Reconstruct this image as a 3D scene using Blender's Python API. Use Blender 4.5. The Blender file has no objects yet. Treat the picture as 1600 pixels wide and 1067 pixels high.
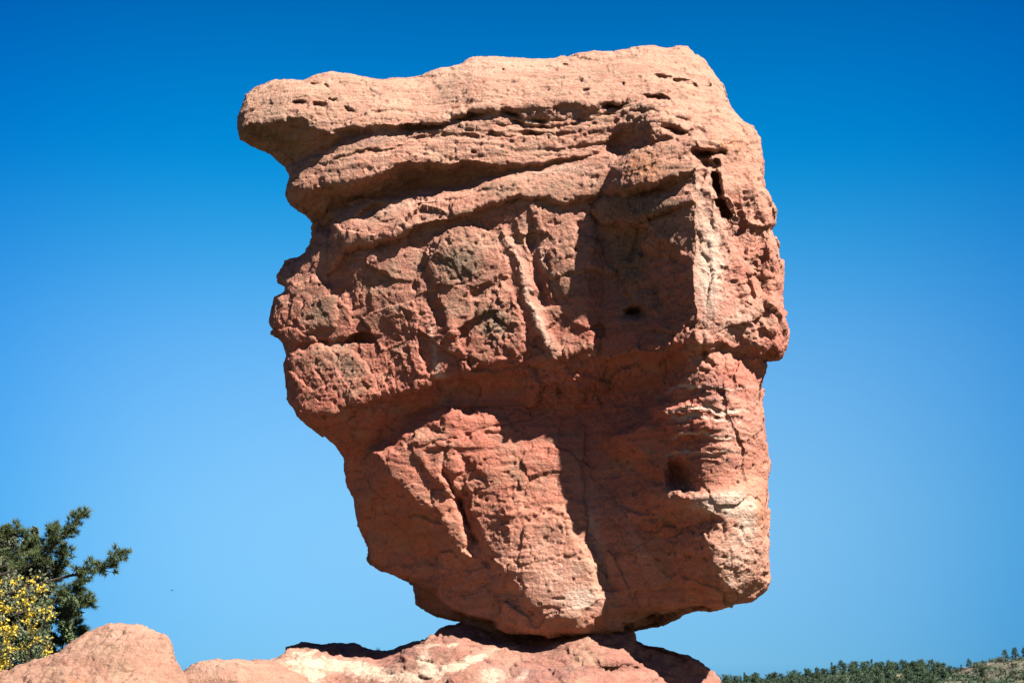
import bpy, math, random
import numpy as np

# ------------------------------------------------------------------ camera, sky, sun, exposure
scene = bpy.context.scene
FPX, CX, CY = 2270.0, 800.0, 533.5          # focal length and centre in photograph pixels (1600 wide)
PITCH = math.radians(14.5)
EYE = 1.6
cam_d = bpy.data.cameras.new('camera')
cam = bpy.data.objects.new('camera', cam_d)
scene.collection.objects.link(cam)
cam.location = (0, 0, EYE)
cam.rotation_euler = (math.pi/2 + PITCH, 0, 0)
cam_d.sensor_width = 36.0
cam_d.lens = FPX * 36.0 / 1600.0
cam_d.clip_start = 0.1
cam_d.clip_end = 20000
cam_d.dof.use_dof = True
cam_d.dof.focus_distance = 24.0
cam_d.dof.aperture_fstop = 2.8
scene.camera = cam
scene.render.resolution_x, scene.render.resolution_y = 1024, 682

SUN_EL, SUN_AZ = math.radians(47), math.radians(46)   # azimuth measured from behind the camera towards the right
sx, sy, sz = math.cos(SUN_EL)*math.sin(SUN_AZ), -math.cos(SUN_EL)*math.cos(SUN_AZ), math.sin(SUN_EL)
world = bpy.data.worlds.new('World'); scene.world = world
world.use_nodes = True
wn, wl = world.node_tree.nodes, world.node_tree.links
wn.clear()
w_out = wn.new('ShaderNodeOutputWorld'); w_bg = wn.new('ShaderNodeBackground')
sky = wn.new('ShaderNodeTexSky'); sky.sky_type = 'NISHITA'; sky.sun_disc = False
sky.sun_elevation = SUN_EL
sky.sun_rotation = math.atan2(sx, sy)        # clockwise from +Y
sky.altitude = 2000; sky.air_density = 1.0; sky.dust_density = 0.3; sky.ozone_density = 6.0
# polarised sky: bluer and deeper with height and away from the view's middle heading, the same on all sides
w_geo = wn.new('ShaderNodeTexCoord'); w_sep = wn.new('ShaderNodeSeparateXYZ'); wl.new(w_geo.outputs['Generated'], w_sep.inputs[0])
w_x2 = wn.new('ShaderNodeMath'); w_x2.operation = 'MULTIPLY'; wl.new(w_sep.outputs[0], w_x2.inputs[0]); wl.new(w_sep.outputs[0], w_x2.inputs[1])
w_side = wn.new('ShaderNodeValToRGB'); w_side.color_ramp.interpolation = 'EASE'
w_side.color_ramp.elements[0].color = (1, 1, 1, 1); w_side.color_ramp.elements[1].position = 0.16; w_side.color_ramp.elements[1].color = (0.22, 0.62, 0.84, 1)
wl.new(w_x2.outputs[0], w_side.inputs[0])
w_ramp = wn.new('ShaderNodeValToRGB'); w_ramp.color_ramp.interpolation = 'B_SPLINE'
_st = [(0.0, (0.1, 0.26, 0.45)), (0.035, (0.14, 0.34, 0.53)), (0.134, (0.58, 0.77, 0.69)), (0.24, (0.66, 1.0, 0.97)), (0.33, (0.0, 0.92, 1.0)), (0.4, (0.0, 0.74, 0.98)), (0.47, (0.0, 0.52, 0.82)), (0.6, (0.0, 0.32, 0.58)), (0.85, (0.0, 0.15, 0.33))]
while len(w_ramp.color_ramp.elements) < len(_st): w_ramp.color_ramp.elements.new(0.5)
for e_, (p_, c_) in zip(w_ramp.color_ramp.elements, _st): e_.position = p_; e_.color = c_+(1,)
wl.new(w_sep.outputs[2], w_ramp.inputs[0])
w_mix = wn.new('ShaderNodeMix'); w_mix.data_type = 'RGBA'; w_mix.blend_type = 'MULTIPLY'; w_mix.inputs[0].default_value = 1.0
wl.new(sky.outputs[0], w_mix.inputs[6]); wl.new(w_ramp.outputs[0], w_mix.inputs[7])
w_mix2 = wn.new('ShaderNodeMix'); w_mix2.data_type = 'RGBA'; w_mix2.blend_type = 'MULTIPLY'; w_mix2.inputs[0].default_value = 1.0
wl.new(w_mix.outputs[2], w_mix2.inputs[6]); wl.new(w_side.outputs[0], w_mix2.inputs[7])
wl.new(w_mix2.outputs[2], w_bg.inputs['Color']); w_bg.inputs['Strength'].default_value = 0.05
wl.new(w_bg.outputs[0], w_out.inputs[0])
sun_d = bpy.data.lights.new('sun', 'SUN'); sun_d.energy = 5.0; sun_d.angle = math.radians(0.53)
sun_d.color = (1.0, 0.96, 0.9)
sun = bpy.data.objects.new('sun', sun_d); scene.collection.objects.link(sun)
from mathutils import Vector
sun.rotation_euler = Vector((sx, sy, sz)).to_track_quat('Z', 'Y').to_euler()
scene.view_settings.view_transform = 'Standard'
scene.view_settings.look = 'None'
scene.view_settings.exposure = 2.0
scene.view_settings.gamma = 1.0
scene.view_settings.use_curve_mapping = False

# ------------------------------------------------------------------ numeric helpers
RNG = np.random.default_rng(7)
LAT = RNG.random((64, 64, 64)).astype(np.float32)*2-1

def vnoise(x, y, z):
    xi, yi, zi = np.floor(x), np.floor(y), np.floor(z)
    fx, fy, fz = x-xi, y-yi, z-zi
    fx = fx*fx*fx*(fx*(fx*6-15)+10); fy = fy*fy*fy*(fy*(fy*6-15)+10); fz = fz*fz*fz*(fz*(fz*6-15)+10)
    x0 = xi.astype(np.int64) & 63; y0 = yi.astype(np.int64) & 63; z0 = zi.astype(np.int64) & 63
    x1, y1, z1 = (x0+1) & 63, (y0+1) & 63, (z0+1) & 63
    a = LAT[x0, y0, z0]*(1-fx)+LAT[x1, y0, z0]*fx
    b = LAT[x0, y1, z0]*(1-fx)+LAT[x1, y1, z0]*fx
    c = LAT[x0, y0, z1]*(1-fx)+LAT[x1, y0, z1]*fx
    d = LAT[x0, y1, z1]*(1-fx)+LAT[x1, y1, z1]*fx
    return (a*(1-fy)+b*fy)*(1-fz)+(c*(1-fy)+d*fy)*fz

def fbm(x, y, z, octaves=4, gain=0.5):
    s, a = 0.0, 1.0
    for o in range(octaves):
        s = s + a*vnoise(x+17.3*o, y+31.7*o, z+5.1*o)
        x, y, z = 2.03*(0.8*x-0.6*y), 2.03*(0.6*x+0.8*y), 2.03*z
        a *= gain
    return s

def ridged(x, y, z, octaves=3, gain=0.5):
    s, a = 0.0, 1.0
    for o in range(octaves):
        s = s + a*(1-2*np.abs(vnoise(x+7.3*o, y+11.7*o, z+23.1*o)))
        x, y, z = 2.1*(0.8*x-0.6*z), 2.1*y, 2.1*(0.6*x+0.8*z)
        a *= gain
    return s

def chips(x, y, z, seed=0):
    """flat, randomly tilted chips (cells of jittered points): offset of each chip's plane, and distance to the joint"""
    bx, by, bz = np.floor(x-.5).astype(np.int64), np.floor(y-.5).astype(np.int64), np.floor(z-.5).astype(np.int64)
    f1 = np.full(x.shape, 9.0); f2 = f1.copy(); off = np.zeros(x.shape)
    for i in (0, 1):
        for j in (0, 1):
            for k in (0, 1):
                a, b, c = bx+i, by+j, bz+k
                h0 = LAT[(a+seed*7) & 63, (b+c*5) & 63, (c+seed*3) & 63]; h1 = LAT[(b+seed*11+3) & 63, (c+a*3) & 63, (a+9) & 63]; h2 = LAT[(c+seed*5+7) & 63, (a+b*7) & 63, (b+21) & 63]
                px, py, pz = a+.5+.42*h0, b+.5+.42*h1, c+.5+.42*h2
                dx, dy, dz = x-px, y-py, z-pz
                d = np.sqrt(dx*dx+dy*dy+dz*dz)
                o = h1*.9+(dx*h2+dy*h0*.5+dz*h1)*1.3
                near = d < f1
                f2 = np.where(near, f1, np.minimum(f2, d)); off = np.where(near, o, off); f1 = np.where(near, d, f1)
    return off, f2-f1

def sstep(a, b, x):
    t = np.clip((x-a)/(b-a), 0, 1)
    return t*t*(3-2*t)

def poly_sd(U, V, pts):
    """signed distance (positive inside) and interpolated per-vertex value of the nearest edge"""
    pts = np.asarray(pts, float)
    best = np.full(U.shape, 1e18); val = np.zeros(U.shape); inside = np.zeros(U.shape, bool)
    n = len(pts)
    for i in range(n):
        a, b = pts[i], pts[(i+1) % n]
        ex, ey = b[0]-a[0], b[1]-a[1]
        L = ex*ex+ey*ey+1e-9
        t = np.clip(((U-a[0])*ex+(V-a[1])*ey)/L, 0, 1)
        d = (U-a[0]-t*ex)**2+(V-a[1]-t*ey)**2
        m = d < best
        best = np.where(m, d, best)
        if pts.shape[1] > 2:
            val = np.where(m, a[2]*(1-t)+b[2]*t, val)
        c = ((a[1] > V) != (b[1] > V)) & (U < ex*(V-a[1])/(ey if abs(ey) > 1e-9 else 1e-9)+a[0])
        inside ^= c
    d = np.sqrt(best)
    return np.where(inside, d, -d), val

def line_dist(U, V, pts):
    best = np.full(U.shape, 1e18); side = np.zeros(U.shape); along = np.zeros(U.shape)
    n = len(pts)-1
    for i in range(n):
        a, b = pts[i], pts[i+1]
        ex, ey = b[0]-a[0], b[1]-a[1]
        L = ex*ex+ey*ey+1e-9
        t = np.clip(((U-a[0])*ex+(V-a[1])*ey)/L, 0, 1)
        d = (U-a[0]-t*ex)**2+(V-a[1]-t*ey)**2
        m = d < best
        best = np.where(m, d, best)
        side = np.where(m, np.sign(ex*(V-a[1])-ey*(U-a[0])), side)
        along = np.where(m, (i+t)/n, along)
    return np.sqrt(best), side, along

def tps(ctrl, U, V, lam=60.0):
    c = np.asarray(ctrl, float); s = 100.0
    x, y, z = c[:, 0]/s, c[:, 1]/s, c[:, 2]
    n = len(c)
    def ker(r2): return 0.5*r2*np.log(r2+1e-9)
    K = ker((x[:, None]-x[None])**2+(y[:, None]-y[None])**2)+np.eye(n)*lam/1000.0
    Pm = np.stack([np.ones(n), x, y], 1)
    A = np.zeros((n+3, n+3)); A[:n, :n] = K; A[:n, n:] = Pm; A[n:, :n] = Pm.T
    w = np.linalg.solve(A, np.concatenate([z, np.zeros(3)]))
    out = w[n]+w[n+1]*U/s+w[n+2]*V/s
    for i in range(n):
        out = out+w[i]*ker((U/s-x[i])**2+(V/s-y[i])**2)
    return out

def to_world(u, v, P, yref):
    """sight line (u, v) cut by the vertical plane P pixels' worth of metres in front of yref"""
    k = yref/FPX
    Y = yref-P*k
    ca, sa = math.cos(PITCH), math.sin(PITCH)
    rx = u-CX; ry = FPX*ca-(CY-v)*sa; rz = FPX*sa+(CY-v)*ca
    t = Y/ry
    return np.stack([rx*t, Y+0*u, EYE+rz*t], -1)

class Relief:
    """a rock body: front and back reliefs in one closed volume, meshed with surface nets"""
    def __init__(self, sil, yref, step=2.0, front_r=14, back=-330, back_r=260, pad=14, seed=0, base=-200.):
        self.yref, self.h, self.seed = yref, step, seed
        s = np.asarray(sil, float)
        u0, v0 = s[:, 0].min()-pad, s[:, 1].min()-pad
        u1, v1 = s[:, 0].max()+pad, s[:, 1].max()+pad
        self.us = np.arange(u0, u1, step); self.vs = np.arange(v0, v1, step)
        self.U, self.V = np.meshgrid(self.us, self.vs, indexing='ij')
        U, V = self.U, self.V
        n1 = fbm(U/26, V/26, 0*U+3+seed, 4)*2.2
        n2 = fbm(U/26, V/26, 0*U+9+seed, 4)*2.2
        self.sd, _ = poly_sd(U+n1*0.8, V+n2*0.8, s[:, :2])
        self.WU = U+fbm(U/60, V/60, 0*U+1.5+seed, 5, 0.6)*7
        self.WV = V+fbm(U/60, V/60, 0*U+7.5+seed, 5, 0.6)*7
        self.P = np.full(U.shape, float(base))
        self.front_r, self.back, self.back_r = front_r, back, back_r
        self.mask = {}
    def block(self, pts, extra=(), slope=1.6, depth=0.8, warp=1.0, k=3.0, lam=60.):
        """pts: (u, v, P, r) corners of a rock slab; its face runs through the P values and rolls over at the rim"""
        U = self.U*(1-warp)+self.WU*warp; V = self.V*(1-warp)+self.WV*warp
        d, r = poly_sd(U, V, [(p[0], p[1], p[3]) for p in pts])
        face = tps([(p[0], p[1], p[2]) for p in pts]+list(extra), self.U, self.V, lam)
        r = np.maximum(r, 1.0)
        q = np.clip(1-d/r, 0, 1)
        drop = r*depth*(1-np.sqrt(np.maximum(1-q*q, 0)))
        f = face-drop+np.where(d < 0, slope*d, 0)
        a, b = self.P, f
        h = np.clip(0.5+0.5*(b-a)/k, 0, 1)
        self.P = a*(1-h)+b*h+k*h*(1-h)
    def groove(self, pts, w, depth, fade=True):
        d, s, t = line_dist(self.WU, self.WV, pts)
        a = np.sin(np.pi*np.clip(t*0.94+0.03, 0, 1))**0.5 if fade else 1.0
        n = 0.75+0.5*vnoise(self.U/14, self.V/14, 0*self.U+self.seed)
        self.P = self.P-depth*a*n*np.exp(-(d/w)**2)
    def ledge(self, pts, w, height):
        """step that stands proud on the left-hand side of the line (screen sense: above, for a left-to-right line)"""
        d, s, t = line_dist(self.WU, self.WV, pts)
        a = np.sin(np.pi*np.clip(t*0.96+0.02, 0, 1))**0.5
        x = d*-s
        self.P = self.P+height*a*np.where(x > 0, np.exp(-(x/w)**1.2), 0)*sstep(-3, 3, x)
    def pit(self, u, v, ru, rv, depth, ang=0.0, sharp=2.0):
        c, s = math.cos(math.radians(ang)), math.sin(math.radians(ang))
        x = ((self.WU-u)*c+(self.WV-v)*s)/ru; y = (-(self.WU-u)*s+(self.WV-v)*c)/rv
        self.P = self.P-depth*np.exp(-(x*x+y*y)**(sharp/2))
    def paint(self, name, val):
        m = self.mask.get(name)
        self.mask[name] = val if m is None else np.maximum(m, val)
    def blob(self, name, u, v, ru, rv, ang=0.0, a=1.0):
        c, s = math.cos(math.radians(ang)), math.sin(math.radians(ang))
        x = ((self.WU-u)*c+(self.WV-v)*s)/ru; y = (-(self.WU-u)*s+(self.WV-v)*c)/rv
        self.paint(name, a*np.exp(-(x*x+y*y)))
    def stroke(self, name, pts, w, a=1.0):
        d, s, t = line_dist(self.WU, self.WV, pts)
        self.paint(name, a*np.exp(-(d/w)**2)*np.sin(np.pi*np.clip(t*0.9+0.05, 0, 1))**0.4)
    def mesh(self, name, mat, disp, smooth=0):
        h = self.h
        P = self.P.copy(); sd = self.sd
        q = np.clip(1-sd/self.front_r, 0, 1)
        P = P-self.front_r*1.3*(1-np.sqrt(np.maximum(1-q*q, 0)))
        qb = np.clip(1-sd/self.back_r, 0, 1)
        B = self.back+(self.back_r*1.0)*(1-np.sqrt(np.maximum(1-qb*qb, 0)))
        B = np.minimum(B, P-90)
        gu, gv = np.gradient(P, h); G = np.sqrt(1+gu*gu+gv*gv)
        gu, gv = np.gradient(B, h); GB = np.sqrt(1+gu*gu+gv*gv)
        nu, nv = P.shape
        p0 = math.floor(min(self.back, B.min())/h)-2
        # columns (cells) and the p ranges that the surface crosses in each
        ok = np.zeros((nu-1, nv-1), bool)
        ins = sd > -2*h
        ok = ins[:-1, :-1] | ins[1:, :-1] | ins[:-1, 1:] | ins[1:, 1:]
        def mm(A):
            c = np.stack([A[:-1, :-1], A[1:, :-1], A[:-1, 1:], A[1:, 1:]])
            return c.min(0), c.max(0)
        fl, fh = mm(P); bl, bh = mm(B)
        sdl, _ = mm(sd)
        ci, cj = np.nonzero(ok)
        edge = sdl[ci, cj] < 0
        lo1 = np.floor(fl[ci, cj]/h).astype(int)-1; hi1 = np.floor(fh[ci, cj]/h).astype(int)+1
        lo2 = np.floor(bl[ci, cj]/h).astype(int)-1; hi2 = np.floor(bh[ci, cj]/h).astype(int)+1
        lo2 = np.minimum(lo2, lo1)
        # at the rim the whole span between back and front is a candidate
        hi2 = np.where(edge, hi1, np.minimum(hi2, lo1-1))
        lo1 = np.where(edge, hi1+1, lo1)
        C = []
        for lo, hi in ((lo1, hi1), (lo2, hi2)):
            n = np.maximum(hi-lo+1, 0)
            idx = np.repeat(np.arange(len(ci)), n)
            off = np.arange(n.sum())-np.repeat(np.cumsum(n)-n, n)
            C.append(np.stack([ci[idx], cj[idx], lo[idx]+off], 1))
        C = np.concatenate(C)
        def F(i, j, k):
            p = k*h
            return np.minimum(np.minimum((P[i, j]-p)/G[i, j], (p-B[i, j])/GB[i, j]), sd[i, j])
        corner = [(a, b, c) for a in (0, 1) for b in (0, 1) for c in (0, 1)]
        fv = np.stack([F(C[:, 0]+a, C[:, 1]+b, C[:, 2]+c) for a, b, c in corner], 1)
        inside = fv > 0
        act = inside.any(1) & ~inside.all(1)
        C, fv, inside = C[act], fv[act], inside[act]
        K0 = C[:, 2].min()-2; KN = C[:, 2].max()-K0+4
        key = (C[:, 0]*nv+C[:, 1])*KN+(C[:, 2]-K0)
        key, first = np.unique(key, return_index=True)
        C, fv, inside = C[first], fv[first], inside[first]
        ci8 = {c: n for n, c in enumerate(corner)}
        acc = np.zeros((len(C), 3)); cnt = np.zeros(len(C))
        for c in corner:
            for ax in range(3):
                if c[ax] == 0:
                    e = list(c); e[ax] = 1; a, b = ci8[c], ci8[tuple(e)]
                    m = inside[:, a] != inside[:, b]
                    t = fv[:, a]/(fv[:, a]-fv[:, b]+1e-12)
                    pt = np.tile(np.array(c, float), (len(C), 1)); pt[:, ax] += t
                    acc[m] += pt[m]; cnt[m] += 1
        loc = acc/cnt[:, None]
        gp = C+loc
        faces = []
        for ax in range(3):
            b, c = (ax+1) % 3, (ax+2) % 3
            e = [0, 0, 0]; e[ax] = 1
            m = inside[:, 0] != inside[:, ci8[tuple(e)]]
            ids = np.nonzero(m)[0]
            def find(db, dc):
                D = C[ids].copy(); D[:, b] -= db; D[:, c] -= dc
                kk = (D[:, 0]*nv+D[:, 1])*KN+(D[:, 2]-K0)
                w = np.searchsorted(key, kk); w = np.minimum(w, len(key)-1)
                return w, key[w] == kk
            w1, o1 = find(1, 0); w2, o2 = find(1, 1); w3, o3 = find(0, 1)
            okk = o1 & o2 & o3
            q4 = np.stack([ids, w1, w2, w3], 1)[okk]
            flip = inside[ids[okk], 0]
            q4[flip] = q4[flip][:, ::-1]
            faces.append(q4)
        faces = np.concatenate(faces)
        uu = self.us[0]+gp[:, 0]*h; vv = self.vs[0]+gp[:, 1]*h; pp = gp[:, 2]*h
        co = to_world(uu, vv, pp, self.yref)
        def normals(co):
            a, b, c, d = (co[faces[:, i]] for i in range(4))
            fn = np.cross(c-a, d-b)
            N = np.zeros_like(co)
            for i in range(4):
                for ax in range(3):
                    N[:, ax] += np.bincount(faces[:, i], fn[:, ax], len(co))
            return N/(np.linalg.norm(N, axis=1, keepdims=True)+1e-12)
        N = normals(co)
        if (N[:, 1]*np.sign(co[:, 1].mean()-co[:, 1])).mean() > 0:      # front must face the viewer
            faces = faces[:, ::-1].copy(); N = -N
        gi = np.clip(gp[:, 0].astype(int), 0, nu-1); gj = np.clip(gp[:, 1].astype(int), 0, nv-1)
        M = {k: v[gi, gj]*sstep(-150, -30, pp) for k, v in self.mask.items()}
        amount = disp(co, N, uu, vv, pp, M)
        co = co+N*amount[:, None]
        me = bpy.data.meshes.new(name)
        me.vertices.add(len(co)); me.vertices.foreach_set('co', co.astype(np.float32).ravel())
        me.loops.add(faces.size); me.loops.foreach_set('vertex_index', faces.astype(np.int32).ravel())
        me.polygons.add(len(faces))
        me.polygons.foreach_set('loop_start', np.arange(0, faces.size, 4, dtype=np.int32))
        me.polygons.foreach_set('loop_total', np.full(len(faces), 4, np.int32))
        me.polygons.foreach_set('use_smooth', np.ones(len(faces), bool))
        me.update(calc_edges=True)
        for kname, v in M.items():
            at = me.attributes.new(kname, 'FLOAT', 'POINT')
            at.data.foreach_set('value', v.astype(np.float32))
        me.materials.append(mat)
        o = bpy.data.objects.new(name, me); scene.collection.objects.link(o)
        print(name, len(co), 'verts')
        return o

def tag(o, label=None, cat=None, group=None, kind=None):
    if label: o['label'] = label
    if cat: o['category'] = cat
    if group: o['group'] = group
    if kind: o['kind'] = kind
    return o

# ------------------------------------------------------------------ materials
def srgb(r, g, b):
    return tuple(((c/255+0.055)/1.055)**2.4 if c > 10 else c/255/12.92 for c in (r, g, b))+(1,)

class NT:
    def __init__(self, name):
        self.m = bpy.data.materials.new(name); self.m.use_nodes = True
        self.t = self.m.node_tree; self.n = self.t.nodes; self.n.clear()
        self.out = self.n.new('ShaderNodeOutputMaterial')
        self.b = self.n.new('ShaderNodeBsdfPrincipled')
        self.t.links.new(self.b.outputs[0], self.out.inputs[0])
    def link(self, a, b): self.t.links.new(a, b)
    def coords(self, scale=(1, 1, 1), rot=(0, 0, 0)):
        g = self.n.new('ShaderNodeNewGeometry')
        mp = self.n.new('ShaderNodeMapping'); mp.inputs['Scale'].default_value = scale
        mp.inputs['Rotation'].default_value = [math.radians(a) for a in rot]
        mp.vector_type = 'POINT'
        self.link(g.outputs['Position'], mp.inputs[0]); return mp.outputs[0]
    def noise(self, vec, scale, detail=5, rough=0.55, dist=0.0):
        t = self.n.new('ShaderNodeTexNoise'); t.inputs['Scale'].default_value = scale
        t.inputs['Detail'].default_value = detail; t.inputs['Roughness'].default_value = rough
        t.inputs['Distortion'].default_value = dist
        self.link(vec, t.inputs['Vector']); return t.outputs[0]
    def voronoi(self, vec, scale, feature='F1'):
        t = self.n.new('ShaderNodeTexVoronoi'); t.inputs['Scale'].default_value = scale; t.feature = feature
        self.link(vec, t.inputs['Vector']); return t
    def ramp(self, fac, stops, interp='LINEAR'):
        r = self.n.new('ShaderNodeValToRGB'); r.color_ramp.interpolation = interp
        e = r.color_ramp.elements
        while len(e) < len(stops): e.new(0.5)
        for el, (p, c) in zip(e, stops): el.position = p; el.color = c
        self.link(fac, r.inputs[0]); return r.outputs[0]
    def maprange(self, fac, a, b, c=0.0, d=1.0):
        r = self.n.new('ShaderNodeMapRange'); r.interpolation_type = 'SMOOTHSTEP'
        for i, v in zip((1, 2, 3, 4), (a, b, c, d)): r.inputs[i].default_value = v
        self.link(fac, r.inputs[0]); return r.outputs[0]
    def mix(self, fac, a, b, mode='MIX'):
        x = self.n.new('ShaderNodeMix'); x.data_type = 'RGBA'; x.blend_type = mode
        for s, v in ((x.inputs[0], fac), (x.inputs[6], a), (x.inputs[7], b)):
            if isinstance(v, (int, float, tuple)): s.default_value = v
            else: self.link(v, s)
        return x.outputs[2]
    def math(self, op, a, b=0.0):
        x = self.n.new('ShaderNodeMath'); x.operation = op
        for s, v in ((x.inputs[0], a), (x.inputs[1], b)):
            if isinstance(v, (int, float)): s.default_value = v
            else: self.link(v, s)
        return x.outputs[0]
    def attr(self, name):
        a = self.n.new('ShaderNodeAttribute'); a.attribute_name = name; return a.outputs['Fac']

def rock_material(name, beds, warm, z_lo=3.0, z_hi=15.0, pale_col=(0.46, 0.35, 0.27, 1), bump=1.0, pale_edge=(0.45, 1.05, 0.7)):
    """beds: colour stops with height; warm: mottling colour"""
    m = NT(name)
    p = m.coords()
    pb = m.coords((0.25, 0.25, 2.2), (0, 4, 0))
    big = m.noise(p, 0.9, 6, 0.6)
    med = m.noise(p, 5.0, 6, 0.65)
    fine = m.noise(p, 26.0, 4, 0.7)
    bed = m.noise(pb, 2.6, 6, 0.65, 0.3)
    sep = m.n.new('ShaderNodeSeparateXYZ'); m.link(p, sep.inputs[0])
    h = m.math('ADD', sep.outputs[2], m.math('MULTIPLY', m.math('SUBTRACT', big, 0.5), 2.6))
    h = m.maprange(h, z_lo, z_hi)
    m.n[-1].interpolation_type = 'LINEAR'
    col = m.ramp(h, beds)
    col = m.mix(m.maprange(med, 0.42, 0.72, 0, 0.55), col, warm)
    bedc = m.ramp(bed, [(0.3, (0.5, 0.42, 0.4, 1)), (0.5, (1, 1, 1, 1)), (0.72, (1.35, 1.42, 1.45, 1))])
    col = m.mix(0.55, col, bedc, 'MULTIPLY')
    finec = m.ramp(fine, [(0.25, (0.38, 0.34, 0.32, 1)), (0.45, (1, 1, 1, 1)), (0.8, (1.3, 1.36, 1.4, 1))])
    col = m.mix(0.7, col, finec, 'MULTIPLY')
    # pale mineral streaks, dark lichens and varnish with some painted shade, each with its own shape
    tan = m.maprange(m.noise(m.coords((1, 1, 1.6), (0, 0, 40)), 1.7, 7, 0.7), 0.47, 0.66, 0, 0.5)
    col = m.mix(tan, col, (0.27, 0.185, 0.12, 1))
    brn = m.maprange(m.noise(m.coords((1, 1, 0.8), (0, 0, 110)), 2.6, 8, 0.75), 0.53, 0.68, 0, 0.6)
    col = m.mix(brn, col, (0.13, 0.07, 0.045, 1))
    edge = m.math('MULTIPLY', m.math('SUBTRACT', m.noise(p, 9.0, 8, 0.8), 0.5), 2.2)
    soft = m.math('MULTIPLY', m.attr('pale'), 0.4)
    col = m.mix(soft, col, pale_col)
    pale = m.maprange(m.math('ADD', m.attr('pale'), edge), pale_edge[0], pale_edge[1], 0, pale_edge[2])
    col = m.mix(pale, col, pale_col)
    softl = m.math('MULTIPLY', m.attr('lichen_shade'), 0.6)
    col = m.mix(softl, col, (0.15, 0.112, 0.072, 1))
    lich_shade = m.maprange(m.math('ADD', m.attr('lichen_shade'), edge), 0.4, 0.8, 0, 0.75)
    col = m.mix(lich_shade, col, m.ramp(fine, [(0.3, (0.035, 0.028, 0.02, 1)), (0.5, (0.1, 0.075, 0.05, 1)), (0.7, (0.26, 0.22, 0.15, 1))]))
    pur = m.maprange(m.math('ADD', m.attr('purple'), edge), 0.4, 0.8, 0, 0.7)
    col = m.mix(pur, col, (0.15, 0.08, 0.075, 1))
    red = m.maprange(m.math('ADD', m.attr('orange'), edge), 0.4, 0.8, 0, 0.7)
    col = m.mix(red, col, (0.34, 0.14, 0.06, 1))
    # light pebbles of the conglomerate and small pits
    vo = m.voronoi(p, 14.0); peb = m.maprange(vo.outputs['Distance'], 0.16, 0.1)
    cv = m.n.new('ShaderNodeSeparateColor'); m.link(vo.outputs['Color'], cv.inputs[0])
    pk = m.math('MULTIPLY', peb, m.maprange(cv.outputs[0], 0.78, 0.86, 0, 0.75))
    col = m.mix(pk, col, (0.42, 0.33, 0.26, 1))
    col = m.mix(1.0, col, (0.82, 0.77, 0.76, 1), 'MULTIPLY')
    m.link(col, m.b.inputs['Base Color'])
    m.b.inputs['Roughness'].default_value = 0.92
    m.b.inputs['Specular IOR Level'].default_value = 0.2
    # fine relief
    v2 = m.voronoi(p, 22.0); v3 = m.voronoi(p, 9.0)
    hgt = m.math('MULTIPLY', m.noise(p, 14.0, 8, 0.72), 1.0)
    hgt = m.math('ADD', hgt, m.math('MULTIPLY', v2.outputs['Distance'], -0.25))
    hgt = m.math('ADD', hgt, m.math('MULTIPLY', v3.outputs['Distance'], 0.3))
    hgt = m.math('ADD', hgt, m.math('MULTIPLY', bed, 0.8))
    hgt = m.math('ADD', hgt, m.math('MULTIPLY', pk, 0.5))
    bp = m.n.new('ShaderNodeBump'); bp.inputs['Strength'].default_value = bump
    bp.inputs['Distance'].default_value = 0.035
    m.link(hgt, bp.inputs['Height']); m.link(bp.outputs[0], m.b.inputs['Normal'])
    return m.m

MAT_ROCK = rock_material('red_sandstone',
    [(0.0, (0.35, 0.17, 0.112, 1)), (0.14, (0.34, 0.145, 0.093, 1)), (0.3, (0.33, 0.112, 0.075, 1)), (0.44, (0.33, 0.125, 0.085, 1)), (0.54, (0.34, 0.165, 0.115, 1)),
     (0.62, (0.33, 0.165, 0.112, 1)), (0.76, (0.3, 0.175, 0.12, 1)), (1.0, (0.285, 0.18, 0.125, 1))],
    (0.28, 0.1, 0.062, 1), 3.0, 15.0)
MAT_BASE = rock_material('base_sandstone',
    [(0.0, (0.22, 0.095, 0.066, 1)), (0.6, (0.23, 0.105, 0.075, 1)), (1.0, (0.28, 0.16, 0.11, 1))],
    (0.15, 0.06, 0.042, 1), 1.0, 3.4, (0.42, 0.31, 0.225, 1), 1.0, (0.45, 0.7, 0.85))
MAT_BOULDER = rock_material('pale_sandstone',
    [(0.0, (0.22, 0.12, 0.082, 1)), (1.0, (0.27, 0.158, 0.11, 1))],
    (0.28, 0.13, 0.085, 1), 0.5, 3.5)

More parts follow.
